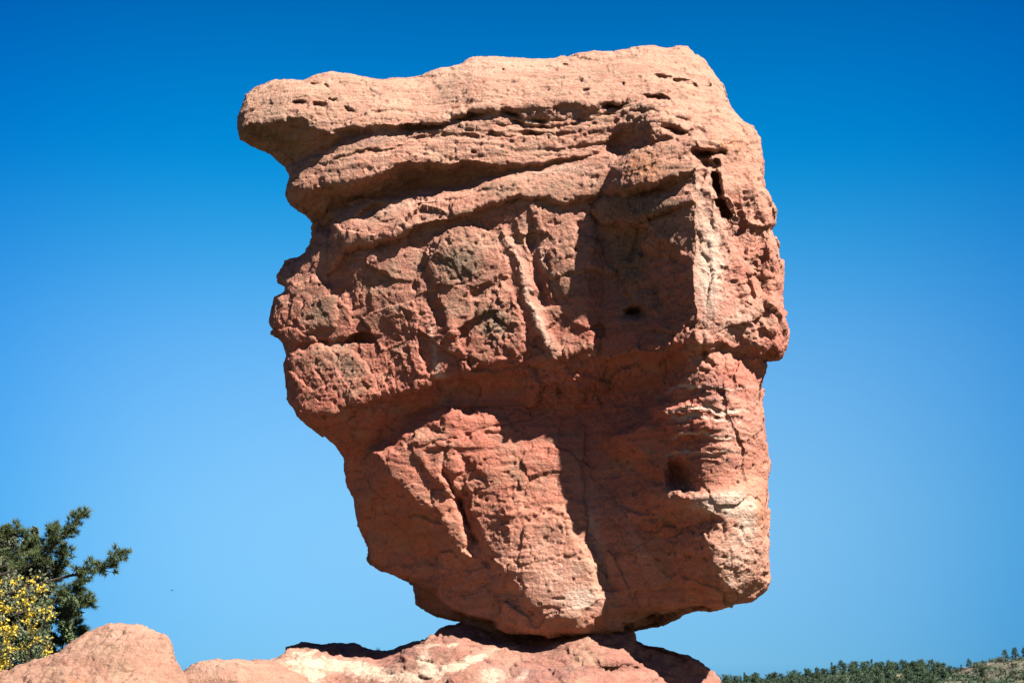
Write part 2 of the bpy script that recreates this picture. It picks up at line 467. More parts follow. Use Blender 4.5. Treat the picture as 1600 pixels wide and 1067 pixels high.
# ------------------------------------------------------------------ the balanced rock
STEP = 1.7
SIL = [(386,148),(398,141),(423,130),(443,124.5),(474,126.5),(496,120),(519,115),(541,117.5),(566,125),(597,126.5),(631,124.5),
 (659,120),(687,109),(721,102),(735,92),(750,89),(779,89.5),(837,94.7),(865,93),(899,84),(927,80),(961,82.6),(989,75),(1009,74.7),
 (1044,76.8),(1071,75.8),(1082,84),(1099,95),(1116,114),(1130,132),(1137,157),(1142,169),(1161,190),(1176,198),(1185,215),(1186,236),
 (1192,256),(1190,277),(1190,296),(1200,309),(1208,325),(1209,349),(1202,359),(1211,379),(1216,409),(1215,457),(1218,499),(1223,517),
 (1223,540),(1217,558),(1192,563),(1191,585),(1189,619),(1193,667),(1199,709),(1198,750),(1196,780),(1196,825),(1198,870),(1202,905),
 (1197,919),(1176,937),(1146,943),(1127,950),(1112,954),(1090,954),(1067,960),(1056,969),(1041,977),(1030,984),(1007,986),(981,988),
 (940,990),(875,992),(837,992),(800,992),(770,986),(744,971),(712,969),(681,959),(659,948),(650,942),(648,926),(642,911),(616,896),
 (594,890),(577,875),(575,855),(560,817),(556,784),(541,750),(534,716),(522,697),(501,678),(479,662),(464,649),(451,626),(449,600),
 (446,570),(449,555),(445,544),(436,529),(426,521),(419.5,502),(424,484),(430,465),(445,457),(447,448),(436,442),(434.5,431),(443,414),
 (464,409),(480,400),(490,382),(496,371),(490,349),(480,334),(474,331),(458,320),(448,306),(449,292),(454,275),(447,257),(426,242),
 (406,234),(377,219),(372.5,202),(375,176)]
R = Relief(SIL, 26.0, STEP, front_r=12, back=-330, back_r=250, base=-150)

# rear lumps under the rock and behind the left edge
R.block([(600,880,-150,10),(700,900,-150,10),(800,960,-120,10),(780,990,-120,10),(640,960,-150,10)], slope=1.0)
R.block([(940,930,60,10),(1130,930,120,10),(1115,955,90,8),(1050,972,60,8),(1000,990,40,8),(930,1000,30,8)], slope=1.0)
R.block([(430,410,-60,8),(500,395,-40,8),(500,460,-40,8),(430,455,-60,8)], slope=1.0)
# lower body: left plane, then the lit middle plane with its rim
R.block([(480,640,20,6),(700,560,90,6),(900,540,130,6),(1000,540,180,6),(1090,520,240,6),(1090,700,235,6),(1120,800,245,6),
         (1118,942,235,8),(1060,950,215,10),(1000,957,190,10),(940,964,160,12),(875,988,130,14),(837,994,110,14),(775,984,62,10),
         (766,972,60,4),(735,960,40,4),(708,948,15,4),(684,920,-5,4),(640,896,-38,4),(560,880,-45,10),(530,780,-30,10),(500,680,0,8)],
        [(560,800,-35),(600,720,45),(640,760,55),(700,830,66),(760,900,88),(880,700,135),(880,850,150),(950,650,160),(950,850,178),
         (1000,650,185),(1000,800,200),(1050,850,225),(600,860,-20),(680,900,20),(520,665,30),(600,640,70)], slope=5, depth=0.9)
R.block([(592,716,90,8),(625,700,106,10),(680,670,120,10),(690,636,122,12),(740,600,118,10),(900,580,132,10),(915,640,140,8),(915,700,158,6),
         (915,850,176,6),(955,950,192,8),(945,970,190,8),(880,990,178,8),(837,991,150,8),(832,960,176,8),(806,920,166,6),(776,880,154,6),
         (755,830,130,8),(735,790,122,8),(720,740,120,10),(700,770,112,7),(742,868,112,6),(726,862,114,5),(690,812,114,6),(640,768,108,6),(610,745,98,6)],
        [(800,700,138),(860,760,160),(860,860,178),(800,800,154),(780,660,126),(900,930,192)], slope=1.15, depth=0.8)
# lobe steps of the lower front
R.block([(683,668,128,10),(700,636,130,12),(740,640,132,14),(790,655,136,14),(820,690,138,14),(800,740,144,14),(760,760,138,14),(735,720,132,12),(700,700,128,10)], slope=.8, depth=.6)
R.block([(640,690,114,8),(690,672,128,8),(722,700,134,6),(718,740,134,5),(700,765,128,5),(665,745,118,6),(640,715,112,8)], slope=1.0)
R.block([(790,800,158,10),(880,790,172,10),(905,850,188,10),(942,935,198,8),(895,966,194,8),(848,960,186,8),(818,905,170,8),(796,845,160,8)], slope=0.8, depth=0.4)
# right lower pillar
R.block([(1087,520,318,6),(1074,575,300,8),(1045,615,280,8),(1032,640,270,8),(1032,668,268,6),(1047,700,278,6),(1070,740,292,8),(1095,775,302,8),
         (1112,800,308,6),(1106,830,302,8),(1108,860,300,8),(1122,900,292,8),(1130,935,276,10),(1180,935,240,14),(1205,905,230,16),(1200,750,248,16),(1195,560,245,16)],
        [(1100,680,314),(1130,600,322),(1130,700,322),(1150,800,312),(1150,880,295)], slope=1.3, depth=0.7)
R.block([(962,676,212,10),(985,658,228,10),(1030,642,258,8),(1045,690,272,6),(1055,740,276,6),(1040,765,258,6),(1020,735,252,6),(1000,705,236,8),(975,698,220,10)], slope=1.0)
R.block([(1030,640,278,10),(1070,628,308,14),(1105,640,326,14),(1112,670,326,12),(1080,690,310,8),(1047,690,286,8),(1032,665,276,6)], slope=1.2)
R.block([(1065,775,300,8),(1110,765,324,12),(1160,765,318,14),(1185,800,296,12),(1190,900,268,14),(1150,930,276,12),(1117,900,298,10),(1108,850,310,10),(1120,812,316,6),(1092,792,306,5)], slope=1.1)
# middle band
R.block([(500,368,84,10),(560,372,118,10),(610,362,136,10),(700,335,164,8),(760,310,178,8),(850,305,194,8),(925,315,200,4),(930,562,204,12),
         (907,564,202,12),(862,571,192,12),(817,573,174,12),(750,588,158,14),(692,600,144,14),(640,621,126,14),(587,628,108,14),
         (516,652,86,14),(471,655,60,14),(440,600,66,10),(425,500,58,10),(450,440,68,10),(480,400,78,8)],
        [(600,450,126),(600,560,118),(700,450,156),(700,540,150),(800,400,176),(800,520,174),(500,500,92),(880,440,200)], slope=1.6, depth=0.8)
R.block([(440,575,72,14),(458,548,86,14),(500,535,100,14),(545,540,108,14),(568,550,116,12),(580,580,118,12),(592,620,116,12),(560,636,112,14),(520,650,104,14),(484,655,90,14),(455,640,76,14)], slope=.9, depth=.7)
R.block([(415,505,60,12),(432,465,70,14),(460,440,84,14),(500,425,98,14),(522,440,106,12),(536,480,110,12),(530,510,108,12),(490,520,98,14),(455,545,80,12),(436,530,66,10)], slope=.9, depth=.7)
R.block([(548,408,122,12),(565,388,128,14),(620,380,140,16),(655,385,148,14),(668,430,154,12),(678,500,154,12),(690,575,144,12),(650,600,130,12),(610,585,118,12),(600,540,118,12),(575,505,114,12),(552,455,116,12)],
        [(620,450,142)], slope=.75, depth=.6)
R.block([(640,520,136,14),(690,500,154,14),(740,540,166,14),(760,575,162,14),(720,592,152,14),(680,602,140,14),(610,602,116,14),(600,560,116,12)], slope=.7, depth=.6)
R.block([(660,398,158,12),(682,368,166,14),(712,352,172,14),(748,350,176,14),(775,368,182,10),(792,400,184,10),(796,436,182,10),(760,446,180,10),(745,458,176,8),(746,500,174,8),(705,524,168,10),(680,470,164,10),(668,430,160,10)],
        [(720,400,182)], slope=1.0, depth=.7)
R.block([(745,470,178,8),(780,440,184,8),(802,450,186,8),(816,500,186,8),(822,548,184,10),(790,567,178,12),(740,576,170,14),(718,548,168,10),(745,505,176,6)], slope=1.0, depth=.7)
R.block([(798,342,184,12),(830,328,190,12),(880,320,196,10),(925,328,200,4),(925,400,210,4),(925,545,216,8),(895,560,210,10),(862,566,202,12),(848,520,188,10),(838,470,184,10),(822,410,184,12)],
        [(880,430,212)], slope=.8, depth=.7)
# ledge rolls above the band
R.block([(519,352,104,12),(523,337,106,12),(555,318,118,12),(592,308,128,12),(631,302,138,12),(668,296,146,12),(713,290,156,12),(750,277,164,12),(803,265,176,12),
         (858,256,190,12),(892,246,196,10),(950,236,212,10),(975,262,226,8),(955,292,222,10),(930,315,214,10),(879,324,206,8),(844,316,202,8),(803,302,202,8),(770,312,194,8),
         (745,326,188,8),(700,345,178,8),(662,358,167,8),(610,372,152,8),(569,380,140,8),(545,382,134,8),(532,410,122,8),(521,438,102,8),(516,400,98,8)],
        [(560,348,138),(640,338,163),(720,318,184),(800,285,200),(880,295,211)], slope=2.2, depth=0.9)
R.block([(447,300,95,12),(445,285,95,14),(455,270,100,10),(480,255,110,8),(505,238,120,8),(547,205,132,8),(640,195,150,8),(750,170,168,8),(900,158,190,8),(1057,160,212,8),(1142,160,180,12),
         (1195,210,165,20),(1195,260,165,20),(1100,250,240,10),(985,245,212,8),(940,238,204,7),(892,243,200,7),(855,252,196,7),(820,260,194,7),(769,256,192,7),(700,258,184,7),(640,256,176,8),
         (603,266,170,8),(575,277,160,8),(530,290,144,8),(475,306,115,10)],
        [(800,215,186),(650,225,170),(550,250,150),(1050,200,225)], slope=1.9, depth=0.9)
R.block([(372,215,95,16),(372,150,60,20),(400,136,60,24),(443,120,66,24),(519,110,70,30),(597,118,85,30),(660,112,85,30),(735,84,80,34),(865,86,95,34),(1009,68,100,36),(1071,70,95,36),
         (1125,110,100,34),(1145,160,140,20),(1130,172,180,10),(1100,171,205,8),(1057,166,222,8),(1020,158,216,6),(985,163,212,6),(940,160,207,6),(892,161,202,6),(837,165,195,6),(782,175,188,6),
         (740,178,181,6),(700,186,174,6),(640,196,166,6),(600,199,160,8),(547,204,154,8),(505,208,142,8),(480,192,138,8),(430,186,128,8),(390,192,112,10)],
        [(480,150,128),(600,160,150),(750,135,160),(900,125,175),(1020,120,180),(440,160,118)], slope=1.35, depth=0.9)
# right block above the pillar: shaded left flank, sharp corner, lit right flank
R.block([(918,330,190,4),(940,305,208,8),(958,262,228,16),(985,240,245,20),(1027,223,268,22),(1061,209,285,22),(1085,202,290,20),(1130,205,285,20),(1165,217,262,20),(1190,240,230,20),
         (1196,300,230,20),(1215,350,222,20),(1222,450,218,16),(1228,520,214,12),(1220,562,214,8),(1192,562,248,8),(1150,548,300,8),(1087,534,334,8),(1020,544,292,10),(975,555,236,10),(922,564,190,8)],
        [(935,400,194),(935,500,198),(960,420,206),(1000,330,246),(1045,280,300),(1000,480,236),(1080,260,320),(1082,350,330),(1085,450,334),(1035,470,268),(1130,300,325),(1130,420,330),(1130,500,330),(1180,400,270),(1010,400,240)],
        slope=1.6, depth=0.9)
R.block([(955,294,256,7),(962,262,262,14),(990,240,276,18),(1040,222,300,18),(1084,210,316,14),(1088,262,340,5),(1060,272,332,7),(1030,280,320,7),(1000,288,304,7),(975,299,282,7)], slope=2.6, depth=1.0)
R.block([(928,330,208,8),(948,308,232,10),(985,303,262,12),(1030,294,296,12),(1070,282,324,12),(1084,292,338,5),(1084,312,340,5),(1050,324,318,7),(1010,334,290,7),(975,346,256,7),(945,346,222,7)], slope=2.4, depth=1.0)
R.block([(1000,345,272,10),(1050,328,304,12),(1084,318,332,8),(1087,400,338,6),(1078,410,330,8),(1050,385,312,10),(1020,365,288,8)], slope=1.0)
R.block([(1085,385,338,8),(1058,435,304,10),(1042,470,282,10),(1038,505,278,10),(1055,530,292,12),(1087,534,334,12),(1115,500,342,14),(1105,420,342,14)], slope=1.3)
R.P = R.P-130*sstep(4, -4, poly_sd(R.U, R.V, [(500,600),(642,905),(684,926),(706,952),(735,965),(768,975),(775,1000),(1200,1000),(1200,500)])[0])*sstep(900, 912, R.V)*sstep(790, 770, R.U)
R.block([(1086,222,326,3),(1130,214,300,12),(1170,225,268,14),(1196,300,240,14),(1214,400,228,14),(1218,500,222,12),(1210,556,222,8),(1190,560,250,8),(1150,546,304,8),(1112,540,334,6),
         (1088,533,336,3),(1084,480,337,3),(1087,400,335,3),(1085,330,334,3),(1088,280,332,3)], [(1130,350,320),(1130,460,325),(1170,380,284)], slope=1.6, depth=.5)
R.P = R.P-120*sstep(-3, 4, poly_sd(R.WU, R.WV, [(978,976),(1010,968),(1045,958),(1075,950),(1112,946),(1127,949),(1127,1010),(978,1010)])[0])
# hollows, cracks
R.groove([(1078,238),(1096,240),(1122,246)], 5, 30, False); R.groove([(1092,244),(1102,262),(1106,285)], 8, 34)
R.groove([(1112,262),(1124,292),(1134,330),(1140,356)], 6, 60); R.groove([(1108,285),(1106,340),(1112,400)], 10, 12)
for (pu, pv, ru_, rv_, dp) in ((1036,122,14,3,12),(1062,126,16,3,14),(1085,131,9,3,10),(492,131,9,3,12),(510,134,6,3,10),(470,160,14,4,12),(500,165,10,4,12),(520,158,7,3,10),
    (545,172,12,4,10),(880,96,5,3,10),(913,140,7,3,10),(976,137,3,3,10),(784,108,4,3,10),(704,110,6,2,8),(900,394,4,4,22),(890,404,6,3,18),(866,398,4,3,12),(905,352,5,6,8),(668,262,3,3,10),(738,234,3,3,10),
    (922,297,4,3,10),(1158,350,4,14,8),(1188,270,4,10,10),(1184,640,4,8,10),(1186,820,3,12,8)):
    R.pit(pu, pv, ru_, rv_, dp, 0, 3)
R.pit(992, 486, 14, 9, 45, 0, 3)
R.pit(962, 168, 16, 5, 24, 0, 3); R.pit(1026, 158, 20, 5, 20, 5, 3)
R.pit(972, 222, 28, 13, 26, -30, 3)
R.pit(735, 184, 22, 6, 22, -10, 3); R.pit(655, 197, 28, 5, 22, -8, 3); R.pit(797, 181, 14, 4, 18, 0, 3); R.pit(838, 186, 9, 3, 14, 0, 3); R.pit(836, 208, 15, 3, 12, -4, 3)
R.pit(806, 193, 14, 4, 14, 0, 3); R.pit(868, 185, 12, 3, 12, -4, 3); R.pit(700, 270, 60, 10, 18, -8, 2); R.pit(576, 330, 22, 8, 22, -25, 3)
R.pit(1064, 742, 20, 20, 34, 20, 3)
R.pit(570, 528, 16, 5, 25, 0, 3)
for pts, w_, d_ in (([(600,225),(700,212),(800,214),(900,205)],2.2,7),([(760,200),(840,196),(930,190)],2.2,8),([(900,185),(1000,178),(1120,186)],2.4,8),
    ([(950,205),(1040,196),(1150,205)],2.2,6),([(1000,190),(1060,182),(1175,215)],2,6),([(860,232),(930,222),(960,228)],2.5,8),([(480,262),(560,240),(640,226)],2,6),
    ([(1050,150),(1090,146),(1130,150)],2,5),([(560,290),(640,280),(720,268)],2,5),([(640,325),(740,300),(830,282)],2,5),([(1060,115),(1090,118),(1110,124)],4,8)):
    R.groove(pts, w_, d_)
R.groove([(470,532),(510,537),(550,530),(575,524)], 4, 16)
R.groove([(826,345),(832,390),(840,430),(850,468)], 7, 16)
R.groove([(700,690),(695,730),(722,790),(740,830),(775,900)], 5, 14)
R.groove([(1130,560),(1132,600),(1140,640),(1160,700),(1163,780)], 3, 8)
R.groove([(1153,545),(1150,590),(1158,620)], 4, 14)
R.groove([(1165,360),(1160,420),(1175,480)], 5, 10)
R.groove([(1148,300),(1155,350),(1150,400)], 5, 10); R.groove([(1185,330),(1195,400),(1190,440)], 5, 10)
R.groove([(1100,520),(1103,560),(1118,575)], 4, 12)
for y in (580, 612, 640, 652, 690, 712): R.groove([(1030+abs(y-640)*0.3,y+6),(1090,y-2),(1190,y+2)], 2.2, 3.5)
R.groove([(640,700),(760,668),(860,640),(930,636)], 2, 4)
R.groove([(600,655),(700,636),(830,640),(990,628)], 2, 5); R.groove([(870,562),(880,640),(870,700)], 1.8, 4)
R.groove([(920,560),(945,640),(960,760)], 1.4, 2)
# diagonal ridge streak on the middle band
d, s, t = line_dist(R.WU, R.WV, [(788,370),(812,420),(832,480),(850,535),(862,556)])
R.P += 9*np.exp(-(d/11)**2)

# stains and some painted shade
ST, BL = R.stroke, R.blob
ST('pale', [(792,380),(815,430),(832,480),(850,530),(865,552)], 11, .75); ST('pale', [(820,345),(845,400),(870,470)], 5, .7)
ST('pale', [(670,500),(680,560),(690,598)], 6, .9); BL('pale', 688, 592, 14, 6)
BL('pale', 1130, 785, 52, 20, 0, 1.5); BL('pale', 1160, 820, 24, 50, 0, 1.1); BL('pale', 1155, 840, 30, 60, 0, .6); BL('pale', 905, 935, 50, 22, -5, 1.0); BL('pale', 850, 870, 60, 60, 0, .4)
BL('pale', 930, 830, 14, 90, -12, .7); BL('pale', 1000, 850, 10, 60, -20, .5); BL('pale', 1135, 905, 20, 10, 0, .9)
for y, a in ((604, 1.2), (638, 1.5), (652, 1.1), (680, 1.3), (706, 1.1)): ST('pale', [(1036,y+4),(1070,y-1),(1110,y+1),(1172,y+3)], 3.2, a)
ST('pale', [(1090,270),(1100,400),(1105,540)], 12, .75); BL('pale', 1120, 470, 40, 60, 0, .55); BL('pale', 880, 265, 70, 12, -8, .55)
BL('pale', 620, 320, 60, 12, -10, .5); BL('pale', 690, 105, 120, 18, 0, .4); BL('pale', 700, 188, 40, 8, -5, .5)
BL('lichen_shade', 715, 410, 50, 50, 0, .75); BL('lichen_shade', 770, 500, 45, 60, 0, .7); BL('lichen_shade', 505, 480, 35, 45, 0, .65); BL('lichen_shade', 545, 570, 40, 50, -20, .7)
BL('lichen_shade', 880, 420, 35, 100, 0, .45); BL('lichen_shade', 990, 320, 70, 50, -10, .72); BL('lichen_shade', 1010, 470, 60, 70, 0, .55); BL('lichen_shade', 780, 290, 45, 14, -10, .6)
BL('lichen_shade', 590, 335, 30, 10, -20, .6); BL('lichen_shade', 1050, 270, 70, 40, 0, .5); BL('lichen_shade', 430, 175, 60, 25, 20, .45); BL('lichen_shade', 1095, 350, 20, 100, 0, .45)
BL('lichen_shade', 860, 300, 60, 20, 0, .5); BL('lichen_shade', 1040, 500, 40, 30, 0, .5); BL('lichen_shade', 860, 545, 50, 16, 0, .45)
BL('lichen_shade', 985, 400, 50, 90, 0, .72); BL('lichen_shade', 1040, 360, 40, 40, 0, .6)  # left flank: dark brown varnish, painted partly to deepen the shadow there
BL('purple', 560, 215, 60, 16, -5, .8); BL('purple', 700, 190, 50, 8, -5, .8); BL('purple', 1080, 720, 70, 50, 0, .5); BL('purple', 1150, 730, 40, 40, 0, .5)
BL('orange', 1185, 800, 14, 70, 0, .7); BL('orange', 1140, 230, 50, 25, 0, .6); BL('orange', 760, 700, 80, 60, 0, .35); BL('orange', 880, 380, 30, 60, 0, .3)
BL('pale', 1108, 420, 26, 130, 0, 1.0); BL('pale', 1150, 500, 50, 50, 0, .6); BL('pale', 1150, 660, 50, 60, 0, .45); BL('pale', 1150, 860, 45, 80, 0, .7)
BL('pale', 870, 900, 90, 50, 0, .5); BL('lichen_shade', 415, 210, 50, 26, 20, .7); BL('lichen_shade', 1030, 320, 60, 30, -10, .6); BL('lichen_shade', 730, 470, 90, 90, 0, .45)  # the dark blob under the left cap knob is painted underside shade
BL('lichen_shade', 500, 560, 70, 60, 0, .4); BL('purple', 900, 620, 160, 40, 0, .6); BL('purple', 1120, 620, 60, 60, 0, .6); R.pit(1058, 203, 20, 5, 30, 0, 3); BL('orange', 1010, 260, 60, 40, 0, .7); BL('lichen_shade', 1010, 255, 50, 30, 0, .5); BL('lichen_shade', 620, 480, 80, 90, 0, .35); BL('lichen_shade', 560, 330, 60, 12, -15, .5)
BL('orange', 640, 820, 80, 80, 40, .5)
BL('rough', 715, 420, 60, 60, 0, 1); BL('rough', 770, 500, 55, 70, 0, 1); BL('rough', 1150, 420, 60, 130, 0, 1); BL('rough', 1150, 850, 50, 70, 0, 1)
BL('rough', 560, 570, 120, 90, 0, .6); BL('rough', 640, 480, 70, 90, 0, .6); BL('rough', 1000, 250, 60, 50, 0, .6); BL('rough', 860, 850, 60, 60, 0, .5)
BL('beds', 900, 640, 500, 200, 0, .4); BL('beds', 1100, 650, 120, 120, 0, 1); BL('beds', 800, 210, 500, 60, 0, 1); BL('beds', 800, 800, 160, 100, 0, .8)

def rock_disp(co, N, u, v, p, M):
    x, y, z = co.T
    rough, beds = M.get('rough', 0), M.get('beds', 0)
    zz = z+0.05*x+0.1*fbm(x*.5, y*.5, z*.5, 2)
    up = sstep(330, 290, v)                       # cap and ledges: smoother, laminated
    low = sstep(600, 660, v)                      # lower body: broad planes, thin beds
    mid = (1-up)*(1-low)
    wx = x+0.12*fbm(x*1.5, y*1.5, z*1.5, 3); wy = y+0.12*fbm(x*1.5+8, y*1.5, z*1.5, 3); wz = z+0.12*fbm(x*1.5, y*1.5+8, z*1.5, 3)
    d = 0.04*fbm(x/1.6, y/1.6, z/1.1, 3)
    # broken faces: flat chips at three sizes, with thin joints between them
    o1, j1 = chips(wx*1.25, wy*1.25, wz*1.5, 1)
    calm = 0.35+0.9*sstep(-.25, .35, vnoise(x*1.1+3, y*1.1, z*1.1+9))
    d += o1*(0.046*mid+0.018*up+0.030*low)
    dg = wx*0.86+wz*0.5; al = -wx*0.5+wz*0.86     # the middle band splits along a steep diagonal grain
    o2, j2 = chips(dg*5.2, wy*3.5, al*2.2, 5)
    d += o2*(0.021*mid+0.006*low)*(0.6+0.6*rough)*calm
    o3, j3 = chips(wx*3.0, wy*3.0, zz*9.0, 9)
    d += o3*(0.012*up+0.006*low)*(0.5+beds)
    d -= 0.022*sstep(0.05, 0.0, j1)*(mid*.5+low*.3+up*.35)+0.008*sstep(0.08, 0, j2)*mid
    o4, j4 = chips(wx*11, wy*11, wz*12, 13)
    d += o4*0.008*(0.3+1.3*rough)*(0.4+0.6*mid)*calm
    d += 0.008*fbm(x*9, y*9, z*9, 4, .7)*(0.6+1.2*rough)*calm
    # thin laminations
    lam = fbm(x*.6, y*.6, zz*7, 4, .65)
    d += (beds+0.35*up)*0.013*lam-beds*0.018*sstep(.25, .6, fbm(x*.35+4, y*.35, zz*5.5, 2))
    # pockets, rare and of uneven size, and pebble stubs
    pt = vnoise(x*3.5+9, y*3.5, z*4.5)
    d -= 0.035*sstep(0.66, 0.85, pt)
    d -= (0.016+0.02*sstep(0, .5, vnoise(x*1.3, y*1.3+4, z*1.9)))*sstep(0.55, 0.75, vnoise(x*11+3, y*11, z*13))
    d += 0.012*sstep(0.66, 0.8, vnoise(x*13, y*13+5, z*13))
    fl = sstep(1080, 1120, u)*sstep(230, 280, v)*sstep(620, 540, v)
    d += fl*0.04*fbm(x*3.2+3, y*3.2, z*0.6, 4, .6)
    return d
rock = R.mesh('balanced_rock', MAT_ROCK, rock_disp)
tag(rock, 'huge red sandstone boulder balanced on a narrow foot, layered cap overhanging at left', 'boulder')

# ------------------------------------------------------------------ rock outcrop that carries it
SILB = [(366,1060),(385,1040),(420,1034),(445,1022),(446,1010),(470,1004),(520,1005),(560,1008),(585,1017),(605,1019),(640,1006),(665,1003),(690,985),
        (745,970),(800,960),(900,960),(980,965),(990,1008),(1030,1014),(1070,1028),(1105,1043),(1122,1062),(1135,1090),(1200,1300),(300,1300),(330,1130)]
B = Relief(SILB, 26.0, 2.5, front_r=6, back=-330, back_r=160, seed=20, base=-120)
B.block([(440,1025,-150,8),(446,1008,-150,8),(520,1003,-150,8),(600,1016,-100,8),(690,985,-20,8),(745,965,20,8),(985,960,40,8),(992,1008,20,8),(1060,1020,0,8),(1125,1062,-20,8),
         (1140,1120,60,8),(1200,1300,200,8),(300,1300,200,8)], slope=2)
B.block([(500,1075,110,8),(560,1045,80,10),(600,1040,90,10),(640,1018,110,14),(690,1006,130,18),(720,1004,140,18),(780,1026,180,14),(820,1032,205,12),(870,1022,215,10),(890,1008,215,14),(930,1004,220,16),
         (975,1012,225,14),(1000,1040,225,12),(1040,1060,225,12),(1100,1300,420,12),(400,1300,420,12)],
        [(700,1050,230),(900,1050,280),(800,1060,270),(600,1065,170)], slope=2.0)
B.block([(366,1062,60,8),(385,1040,50,10),(430,1032,30,10),(480,1018,-20,10),(520,1020,-20,8),(560,1032,0,8),(640,1045,60,8),(700,1075,140,8),(800,1300,380,8),(300,1300,380,8)],
        [(480,1050,70),(560,1058,90)], slope=2.0)
for pts_ in ([(640,1030),(700,1040),(760,1036),(830,1046)],[(560,1044),(640,1052),(700,1066)],[(900,1046),(960,1040),(1010,1052),(1060,1062)],[(480,1034),(540,1040),(600,1038)],[(820,1024),(850,1034),(870,1056)],[(410,1044),(450,1040),(500,1048)]):
    B.groove(pts_, 2.5, 9)
B.groove([(880,1010),(892,1030),(905,1050)], 5, 12); B.groove([(920,1020),(940,1040),(985,1050)], 4, 8)
B.pit(445, 1050, 14, 5, 12); B.groove([(500,1040),(520,1050),(560,1066)], 3, 8)
B.stroke('pale', [(665,1015),(668,1040),(690,1060)], 14, 1); B.stroke('pale', [(670,1045),(720,1040),(770,1020)], 8, 1); B.blob('pale', 770, 1052, 30, 14, 0, .9)
B.stroke('pale', [(800,1062),(822,1045)], 6, .9); B.blob('pale', 540, 1040, 120, 14, 5, 1); B.blob('pale', 620, 1056, 70, 12, 0, .9); B.blob('pale', 470, 1050, 60, 14, 0, .8); B.blob('pale', 475, 1022, 30, 8, 0, .7)
B.stroke('pale', [(640,1010),(690,1012),(720,1005)], 4, .8)
B.blob('purple', 840, 1050, 200, 30, 0, .6); B.blob('purple', 640, 1020, 50, 12, 0, .7)
B.blob('orange', 440, 1050, 60, 20, 0, .6); B.paint('lichen_shade', 0*B.U)
def base_disp(co, N, u, v, p, M):
    x, y, z = co.T
    wx = x+0.15*fbm(x*1.5, y*1.5, z*1.5, 3); wz = z+0.1*fbm(x*1.5, y*1.5+8, z*1.5, 3)
    o1, j1 = chips(wx*1.1, y*1.1, wz*2.2, 21); o2, j2 = chips(wx*3.5, y*3.5, wz*9, 23)
    d = 0.05*fbm(x*1.1, y*1.1, z*1.6, 4)+0.028*o1+0.010*o2-0.025*sstep(.05, 0, j1)-0.006*sstep(.08, 0, j2)
    d += 0.008*fbm(x*9, y*9, z*12, 4, .7)+0.02*fbm(x*.8, y*.8, z*9, 3)-0.03*sstep(.62, .8, vnoise(x*5, y*5, z*7))
    return d
base = B.mesh('rock_outcrop', MAT_BASE, base_disp)
tag(base, 'low red and cream streaked sandstone outcrop under the balanced boulder', 'outcrop')

# ------------------------------------------------------------------ boulders at the left
S1 = [(-90,1100),(-20,1062),(20,1048),(60,1036),(95,1022),(120,1002),(150,985),(172,977),(195,975),(215,978),(240,985),(258,997),(266,1012),(272,1032),(284,1052),(300,1080),(330,1300),(-140,1300)]
L = Relief(S1, 21.0, 3.0, front_r=14, back=-140, back_r=120, seed=40, base=0)
L.block([(-90,1095,40,20),(60,1036,30,24),(120,1002,20,28),(195,974,20,34),(245,985,30,34),(262,1000,40,20),(290,1060,60,16),(340,1300,200,20),(-140,1300,220,20)],
        [(190,1030,90),(100,1060,95)], slope=2)
for m_ in ('lichen_shade', 'purple', 'orange', 'pale'): L.paint(m_, 0*L.U)
L.blob('orange', 120, 1060, 60, 20, 0, .5); L.blob('pale', 190, 985, 60, 12, 0, .35)
bo = L.mesh('boulder', MAT_BOULDER, lambda co, N, u, v, p, M: 0.03*fbm(*(co.T*1.3), 3)+0.015*fbm(*(co.T*9), 4, .7)+0.02*chips(*(co.T*1.8), 31)[0]+0.007*chips(*(co.T*9), 33)[0]-0.025*sstep(.58, .75, vnoise(*(co.T*8)))-0.03*sstep(.68, .85, vnoise(*(co.T*4))))
tag(bo, 'rounded pale red boulder with pitted face in front of the pine and yellow shrub', 'boulder')
S2 = [(270,1062),(290,1046),(305,1036),(335,1030),(370,1029),(400,1032),(430,1034),(480,1060),(520,1300),(230,1300)]
Q = Relief(S2, 24.5, 3.0, front_r=10, back=-180, back_r=120, seed=60, base=-40)
Q.block([(270,1062,0,10),(305,1034,-20,12),(400,1030,-20,12),(480,1060,0,10),(520,1300,150,10),(230,1300,150,10)], [(370,1050,20)], slope=2)
for m_ in ('lichen_shade', 'purple', 'orange', 'pale'): Q.paint(m_, 0*Q.U)
Q.blob('pale', 350, 1035, 60, 12, 0, .4)
bo2 = Q.mesh('rock_slab', MAT_BOULDER, lambda co, N, u, v, p, M: 0.02*fbm(*(co.T*1.3), 3)+0.014*fbm(co[:, 0]*1.2, co[:, 1]*1.2, co[:, 2]*16, 3, .6)+0.018*chips(co[:, 0]*2, co[:, 1]*2, co[:, 2]*8, 35)[0]+0.008*fbm(*(co.T*10), 4, .7))
tag(bo2, 'low flat pale orange slab of rock between the rounded boulder and the streaked outcrop', 'rock')

